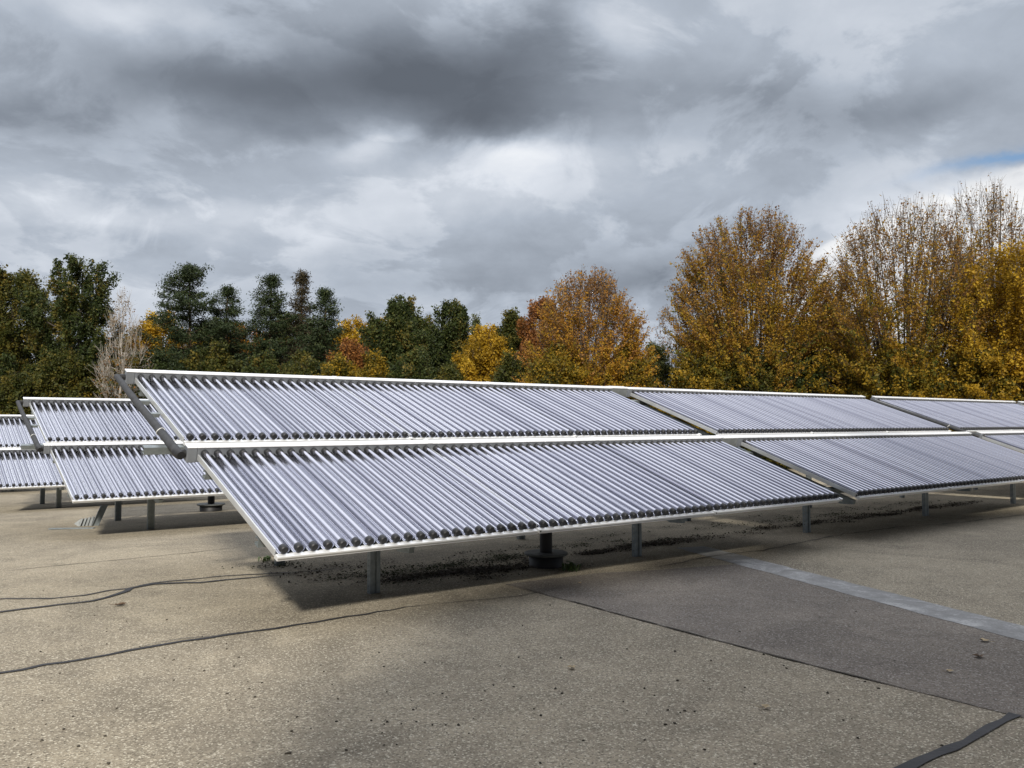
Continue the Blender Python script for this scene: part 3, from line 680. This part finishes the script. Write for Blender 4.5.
def conifer(name, px, ytop, hw, dist, fol, label, seed, base=.12, layers=26, droop=.25, power=1.0, dens=1.0, rag=.35, tip=.10, open_=.0, w=1.0):
    r = np.random.default_rng(seed + 3000)
    x = (px - 512) / FOC * dist; y = dist; z0 = float(gz(x, y)); H = CAM_H + (422 - ytop) / FOC * dist - z0; RAD = w * hw / FOC * dist
    L = Limbs(); lean = r.normal(0, .012, 2) * H
    tp = [np.array([lean[0] * (k / 8) ** 2, lean[1] * (k / 8) ** 2, -.1 + (H * .99 + .1) * k / 8]) for k in range(9)]
    L.seg(tp, [(.016 * H + .03) * (1 - .93 * k / 8) for k in range(9)], 8)
    C_, W_ = [], []
    for li in range(layers):
        h = base + (1 - base) * (li + r.uniform(-.3, .3)) / layers; h = min(max(h, base), .985)
        nb = r.integers(4, 7); a0 = r.uniform(0, 6.28); q = (h - base) / (1 - base)
        Rm = RAD * max(tip, (1 - q) ** power * (1 if q > .12 else .75 + 2 * q))
        for k in range(nb):
            if r.random() < open_: continue
            a = a0 + k * 2 * PI / nb + r.normal(0, .25); l_ = Rm * r.uniform(1 - rag, 1 + rag * .6)
            p0 = np.array([lean[0] * h * h, lean[1] * h * h, h * H])
            ts = np.linspace(0, 1, 6)[:, None]; d_ = np.array([math.cos(a), math.sin(a), 0])
            up = (.35 - .5 * (1 - q) + r.normal(0, .22)) * l_ * ts * .8 - droop * l_ * ts ** 2 * (1 - q) + .18 * l_ * ts ** 3
            path = p0 + d_ * l_ * ts + np.array([0, 0, 1.]) * up
            L.seg(path, .03 * (1 - .85 * ts[:, 0]) * (.5 + .5 * (1 - q)), 4)
            n = max(5, int(l_ * 16)); tt = np.sqrt(r.random(n)) * .92 + .08
            cc = np.stack([np.interp(tt, ts[:, 0], path[:, i]) for i in range(3)], 1)
            s_ = np.array([-math.sin(a), math.cos(a), 0]); cc += s_ * (r.normal(0, .20, n) * l_ * (.25 + .6 * tt))[:, None] * .7
            cc[:, 2] -= abs(r.normal(0, .06, n)) * (1 + droop); C_.append(cc)
    n = 60; hh = 1 - r.random(n) * .05; C_.append(np.stack([r.normal(0, .05, n) + lean[0], r.normal(0, .05, n) + lean[1], hh * H], 1))
    C_ = np.concatenate(C_); rep_ = max(1, int(9 * dens)); idx = np.repeat(np.arange(len(C_)), rep_)
    c_ = C_[idx] + r.normal(0, 1, (len(idx), 3)) * np.array([.17, .17, .09])
    global rng; keep = rng; rng = r
    v_, f_ = leaf_quads(c_, .062 * r.uniform(.6, 1.5, len(idx)), .2, .34); rng = keep
    root = empty(name, loc=(x, y, z0)); link_mesh('trunk', np_mesh('trunk', np.concatenate(L.V), np.concatenate(L.F), BK['pine']), root)
    tn = .4 + r.normal(0, .18, len(C_))[idx] + r.normal(0, .12, len(idx))
    link_mesh('crown', np_mesh('crown', v_, f_, FO[fol], np.clip(tn, 0, 1)), root)
    return tag(root, label, 'tree', GC)
BROAD = [(.16, .35), (.28, .75), (.45, 1.0), (.62, .95), (.78, .84), (.9, .60), (1, .28)]
ROUND = [(.06, .55), (.2, .9), (.4, 1.0), (.6, .97), (.78, .87), (.9, .66), (1, .32)]
FAN = [(.05, .5), (.2, .82), (.4, 1.0), (.6, 1.0), (.78, .86), (.92, .58), (1, .3)]
DOME = [(.05, .9), (.2, 1.0), (.4, .98), (.6, .88), (.75, .78), (.88, .6), (1, .3)]
PINE = [(.22, .4), (.4, .85), (.55, 1.0), (.72, .85), (.86, .6), (1, .12)]
CONE = [(.08, .9), (.25, 1.0), (.5, .75), (.75, .45), (.92, .18), (1, .04)]
BUSH = [(.0, .75), (.3, 1.0), (.6, .92), (.85, .6), (1, .2)]
GT, GC, GB = 'broadleaf trees behind the collectors', 'conifers behind the collectors', 'bushes along the tree line'
tree('oak_tree', 'tree', 10, 266, 46, 47, 'olive', 'dark', 'broad olive green tree at the far left edge, beside the tall airy oak', GT, BROAD, nt=420, leaves=46, ls=.10, clump=.5, seed=1)
tree('oak_tree', 'tree', 77, 251, 44, 45, 'oak', 'dark', 'tall airy dark green oak with gaps in its top, left of the bare birch', GT, [(.16, .7), (.3, 1.0), (.5, .85), (.65, .75), (.8, .75), (.92, .5), (1, .2)], nt=330, leaves=42, ls=.10, clump=.42, seed=2, lobes=.4, shell=.7)
tree('birch_tree', 'tree', 121, 287, 24, 41, 'rust', 'birch', 'nearly bare birch with a thin white trunk left of the pines', GT, [(.3, .7), (.5, 1), (.75, .7), (1, .12)], nt=300, leaves=1.5, ls=.07, clump=.3, seed=3, rt=.085)
tree('maple_tree', 'tree', 158, 312, 34, 51, 'gold', 'dark', 'yellow brown tree filling the space between the bare birch and the wide pine', GT, ROUND, nt=260, leaves=48, ls=.10, clump=.5, seed=4)
conifer('pine_tree', 190, 264, 40, 45, 'pine', 'wide dark pine with the highest top left of the gap, right of the birch', 5, base=.12, layers=42, droop=.12, power=.62, rag=.6, dens=1.8, open_=.2, w=1.55)
conifer('pine_tree', 224, 286, 22, 46, 'pine', 'narrower dark pine leaning against the right side of the wide pine', 6, base=.2, layers=34, droop=.1, power=.62, rag=.6, dens=1.8, open_=.25, w=1.8)
tree('maple_tree', 'tree', 243, 325, 26, 52, 'orange', 'dark', 'low rusty orange tree in the gap between the two pine groups', GT, ROUND, nt=220, leaves=50, ls=.10, clump=.45, seed=7)
conifer('pine_tree', 268, 276, 27, 46, 'pine', 'dark green pine on the left of the close trio', 8, base=.1, layers=40, droop=.12, power=.7, rag=.6, dens=1.7, open_=.2, w=1.85)
conifer('larch_tree', 299, 272, 18, 47, 'brownpine', 'browning larch in the middle of the conifer trio', 9, base=.05, layers=40, droop=.3, power=.7, rag=.5, dens=1.3, w=1.7)
conifer('pine_tree', 326, 289, 25, 45, 'pine', 'dark green pine on the right of the close trio', 10, base=.06, layers=42, droop=.2, power=.6, rag=.55, dens=1.7, open_=.2, w=1.6)
tree('maple_tree', 'tree', 357, 317, 24, 51, 'gold', 'dark', 'small olive gold tree behind the red maple, right of the conifer trio', GT, ROUND, nt=220, leaves=45, ls=.10, clump=.45, seed=11)
tree('maple_tree', 'tree', 350, 338, 19, 44, 'red', 'dark', 'small dull red maple just right of the conifer trio', GT, ROUND, nt=160, leaves=40, ls=.09, clump=.4, seed=12)
tree('oak_tree', 'tree', 398, 297, 34, 46, 'oak', 'dark', 'dense dark green oak, the broader of the dark pair left of the yellow maple', GT, BROAD, nt=360, leaves=52, ls=.10, clump=.45, seed=13)
tree('oak_tree', 'tree', 452, 299, 27, 48, 'oak', 'dark', 'dark green oak, the narrower of the dark pair left of the yellow maple', GT, BROAD, nt=280, leaves=48, ls=.10, clump=.42, seed=14, lobes=.3)
tree('birch_tree', 'tree', 477, 313, 12, 53, 'pale', 'birch', 'pale green weeping birch peeping out behind the yellow maple', GT, [(.2, .8), (.5, 1), (.8, .6), (1, .15)], nt=120, leaves=34, ls=.08, clump=.35, seed=15, droop=.3)
tree('maple_tree', 'tree', 485, 326, 25, 42, 'gold', 'dark', 'bright yellow maple left of the big round beech', GT, ROUND, nt=260, leaves=46, ls=.085, clump=.4, seed=16)
tree('oak_tree', 'tree', 513, 308, 20, 45, 'olive', 'dark', 'dark green tree squeezed between the yellow maple and the beech', GT, BROAD, nt=220, leaves=52, ls=.09, clump=.4, seed=17)
tree('maple_tree', 'tree', 543, 298, 25, 43, 'red', 'dark', 'orange red maple showing at the left shoulder of the round beech', GT, ROUND, nt=260, leaves=46, ls=.085, clump=.38, seed=18)
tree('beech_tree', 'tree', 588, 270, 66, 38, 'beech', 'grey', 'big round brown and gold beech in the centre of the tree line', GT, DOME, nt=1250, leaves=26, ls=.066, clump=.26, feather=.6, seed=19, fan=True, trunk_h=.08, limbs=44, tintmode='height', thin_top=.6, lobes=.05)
tree('hornbeam_tree', 'tree', 668, 304, 16, 44, 'rust', 'grey', 'nearly bare thin tree in the gap between the beech and the hornbeam', GT, FAN, nt=120, leaves=4, ls=.07, clump=.3, seed=20, fan=True, trunk_h=.12, limbs=10)
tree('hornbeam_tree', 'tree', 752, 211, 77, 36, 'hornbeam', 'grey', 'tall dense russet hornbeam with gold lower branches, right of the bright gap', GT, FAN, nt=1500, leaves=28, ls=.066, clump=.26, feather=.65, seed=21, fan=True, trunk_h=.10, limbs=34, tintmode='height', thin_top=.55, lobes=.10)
tree('maple_tree', 'tree', 838, 280, 32, 41, 'rust', 'dark', 'rust brown tree behind the gap right of the tall hornbeam', GT, ROUND, nt=320, leaves=42, ls=.08, clump=.38, seed=22, thin_top=.4)
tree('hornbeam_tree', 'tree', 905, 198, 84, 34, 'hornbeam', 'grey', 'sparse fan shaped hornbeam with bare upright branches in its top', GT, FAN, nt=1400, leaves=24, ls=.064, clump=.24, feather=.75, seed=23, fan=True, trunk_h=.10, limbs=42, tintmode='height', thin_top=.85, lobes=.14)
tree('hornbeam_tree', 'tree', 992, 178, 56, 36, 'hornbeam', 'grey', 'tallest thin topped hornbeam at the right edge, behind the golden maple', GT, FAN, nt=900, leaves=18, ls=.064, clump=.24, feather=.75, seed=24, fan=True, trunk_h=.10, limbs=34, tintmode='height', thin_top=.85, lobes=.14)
tree('maple_tree', 'tree', 1022, 243, 56, 31, 'gold', 'dark', 'bright golden maple at the right edge of the view', GT, ROUND, nt=560, leaves=44, ls=.07, clump=.34, seed=25, thin_top=.3)
BUSHES = [(15, 372, 40, 41, 'olive'), (62, 352, 34, 42, 'olive'), (108, 358, 28, 44, 'hedge'), (150, 350, 30, 42, 'oak'), (215, 342, 34, 43, 'olive'), (262, 350, 28, 42, 'oak'), (300, 352, 30, 42, 'olive'), (338, 352, 22, 41, 'hedge'),
    (372, 352, 20, 43, 'hedge'), (415, 345, 30, 42, 'oak'), (448, 362, 22, 41, 'olive'), (512, 352, 24, 40, 'olive'), (560, 345, 34, 36, 'hedge'), (628, 345, 30, 37, 'hedge'), (658, 344, 22, 41, 'pale'), (700, 350, 34, 34, 'hedge'), (752, 346, 34, 34, 'olive'), (805, 342, 32, 35, 'oak'), (846, 345, 32, 34, 'hedge'), (905, 338, 44, 32, 'hedge'), (975, 350, 40, 31, 'hedge')]
BW = {'olive': 'dull olive', 'hedge': 'brownish gold', 'oak': 'dark green', 'pale': 'pale green'}
BP = ['at the left edge below the olive tree', 'below the airy oak', 'at the foot of the bare birch', 'right of the birch, left of the wide pine', 'below the two left pines', 'below the left pine of the trio', 'below the browning larch', 'below the right pine of the trio',
      'below the red maple', 'below the broad dark oak', 'below the narrower dark oak', 'right of the yellow maple', 'at the left foot of the beech', 'at the right foot of the beech', 'in the bright gap right of the beech', 'at the left foot of the tall hornbeam', 'below the middle of the tall hornbeam', 'at the right foot of the tall hornbeam', 'below the rust brown tree', 'below the sparse fan hornbeam', 'left of the golden maple']
for i, ((x, yt, hw, dist, fo), wh) in enumerate(zip(BUSHES, BP)):
    tree('bush', 'bush', x, yt, hw, dist, fo, 'dark', f'{BW[fo]} bush {wh}', GB, BUSH, nt=190, leaves=52, ls=.085, clump=.42, seed=40 + i, trunk_h=.05, fan=True, limbs=10)
FILL = [(38, 318, 30, 54, 'oak'), (118, 326, 30, 55, 'olive'), (215, 318, 30, 54, 'olive'), (288, 312, 30, 53, 'oak'), (322, 322, 24, 55, 'olive'), (380, 318, 26, 54, 'hedge'), (428, 318, 28, 54, 'oak'), (500, 330, 28, 54, 'olive'), (636, 362, 20, 52, 'hedge'), (722, 320, 34, 50, 'hedge'), (800, 318, 40, 50, 'hedge')]
FW = ['behind the two left oaks', 'behind the bare birch', 'between the wide and the narrower pine', 'behind the left of the conifer trio', 'behind the right of the conifer trio', 'behind the red maple', 'in the gap between the dark pair of oaks', 'behind the yellow maple', 'right behind the beech', 'behind the left side of the tall hornbeam', 'behind the right side of the tall hornbeam']
for i, ((x, yt, hw, dist, fo), wh) in enumerate(zip(FILL, FW)):
    tree('broadleaf_tree', 'tree', x, yt, hw, dist, fo, 'dark', f'low {BW[fo]} tree ' + wh, GT, ROUND, nt=220, leaves=44, ls=.10, clump=.5, seed=70 + i)
# the wood behind reads as one dark mass
n = 26000; u_ = rng.uniform(-48, 34, n); wv = 58 + rng.uniform(0, 6, n)
hmax = 4.2 + 1.3 * np.sin(u_ * .35) + .9 * np.sin(u_ * .9 + 2)
c_ = np.stack([u_, wv, rng.random(n) ** .8 * hmax + gz(u_, wv)], 1); v_, f_ = leaf_quads(c_, rng.uniform(.14, .3, n), .1)
tag(link_mesh('undergrowth', np_mesh('undergrowth', v_, f_, FO['olive'], np.clip(rng.normal(.35, .2, n), 0, 1))), kind='stuff')
# trees on the sunny side of the lot, beside and behind the camera: their thin crowns dapple the ground
for i, (x, y, h, rad, nt, lv, tt) in enumerate([(3.5, -3.4, 9.4, 2.2, 260, 48, .1), (5.3, -0.5, 9.6, 2.2, 260, 48, .1), (0.6, -3.6, 8.0, 1.3, 110, 60, .2), (7.4, 1.9, 9.4, 2.3, 230, 40, .1)]):
    tree('maple_tree', 'tree', 0, 0, rad, 0, 'gold', 'dark', ['thinly leaved golden maple standing off to the right of the lot', 'taller thinly leaved golden maple standing behind the lot', 'low golden maple standing off to the right behind the lot', 'wide golden maple behind the camera side of the lot', 'small golden maple at the camera side of the lot'][i], 'maples on the sunny side of the lot', [(.5, .45), (.62, .95), (.75, 1.0), (.9, .7), (1, .2)], nt=nt, leaves=lv, ls=.10, clump=.45, seed=90 + i, world=(x, y), height=h, thin_top=tt)
# weeds at the shaft and fallen leaves
def weed(p, n, h, label):
    root = empty('weed', loc=p); r = random.Random(7); mb = MB()
    for k in range(n):
        a = r.uniform(0, 6.28); l_ = h * r.uniform(.5, 1); o_ = Vector((r.gauss(0, .04), r.gauss(0, .04), 0)); d_ = Vector((math.cos(a), math.sin(a), 0)); s_ = Vector((-d_.y, d_.x, 0)) * .012
        p1 = o_ + d_ * l_ * .3 + Vector((0, 0, l_ * .7)); p2 = o_ + d_ * l_ * .75 + Vector((0, 0, l_ * .8))
        mb.add([o_ - s_ * .4, o_ + s_ * .4, p1 + s_, p1 - s_, p2], [(0, 1, 2, 3), (3, 2, 4)])
    mb.build('blades', M['weed'], root); return tag(root, label, 'weed')
M['weed'] = simple('weed_green', (.06, .10, .025), .6, 0, .4, 9)
weed(at(571, 571), 34, .13, 'small green weed beside the round base of the nearest pipe shaft')
weed(at(266, 561), 20, .08, 'tiny green weed at the foot of the rear post by the left corner')
M['dryleaf'] = simple('dry_leaf', (.42, .33, .2), .8, 0, .3, 20); M['brownleaf'] = simple('brown_leaf', (.09, .055, .03), .85, 0, .4, 20)
def fallen(px, py, s_, m, label, a):
    p = at(px, py); mb = MB(); vs = [(0, 0, .010)]; k = 11
    for i in range(k):
        t_ = 2 * PI * i / k; q = s_ * (1 if i % 2 else .62) * (1.25 if i == 3 else 1); vs.append((math.cos(t_) * q, math.sin(t_) * q * .75, .012 + .25 * s_ * abs(math.sin(t_ * 1.5))))
    mb.add(vs, [(0, i + 1, (i + 1) % k + 1) for i in range(k)]); mb.tube([(0, 0, .011), (-s_ * 1.2, .2 * s_, .012), (-s_ * 1.8, .5 * s_, .02)], .0018, 4)
    ob = mb.build('fallen_leaf', m); ob.location = p; ob.rotation_euler.z = a
    return tag(ob, label, 'leaf', 'leaves fallen on the ground')
fallen(766, 709, .032, M['dryleaf'], 'curled pale leaf lying alone on the tan ground below the long joint', .4)
fallen(572, 669, .034, M['dryleaf'], 'pale leaf lying on the tan ground below the pipe shaft', 1.4)
fallen(984, 642, .04, M['dryleaf'], 'long pale leaf lying beside the painted line', 2.4)
fallen(979, 658, .042, M['brownleaf'], 'dark brown leaf on the asphalt below the painted line', .9)
fallen(580, 584, .022, M['dryleaf'], 'small pale leaf on the ground right of the pipe shaft', 2.0)
fallen(120, 606, .055, M['brownleaf'], 'dark crumpled leaf between the tar seams at the left', .2)
fallen(950, 673, .028, M['dryleaf'], 'small tan leaf lying on the asphalt right of the long joint', .2)
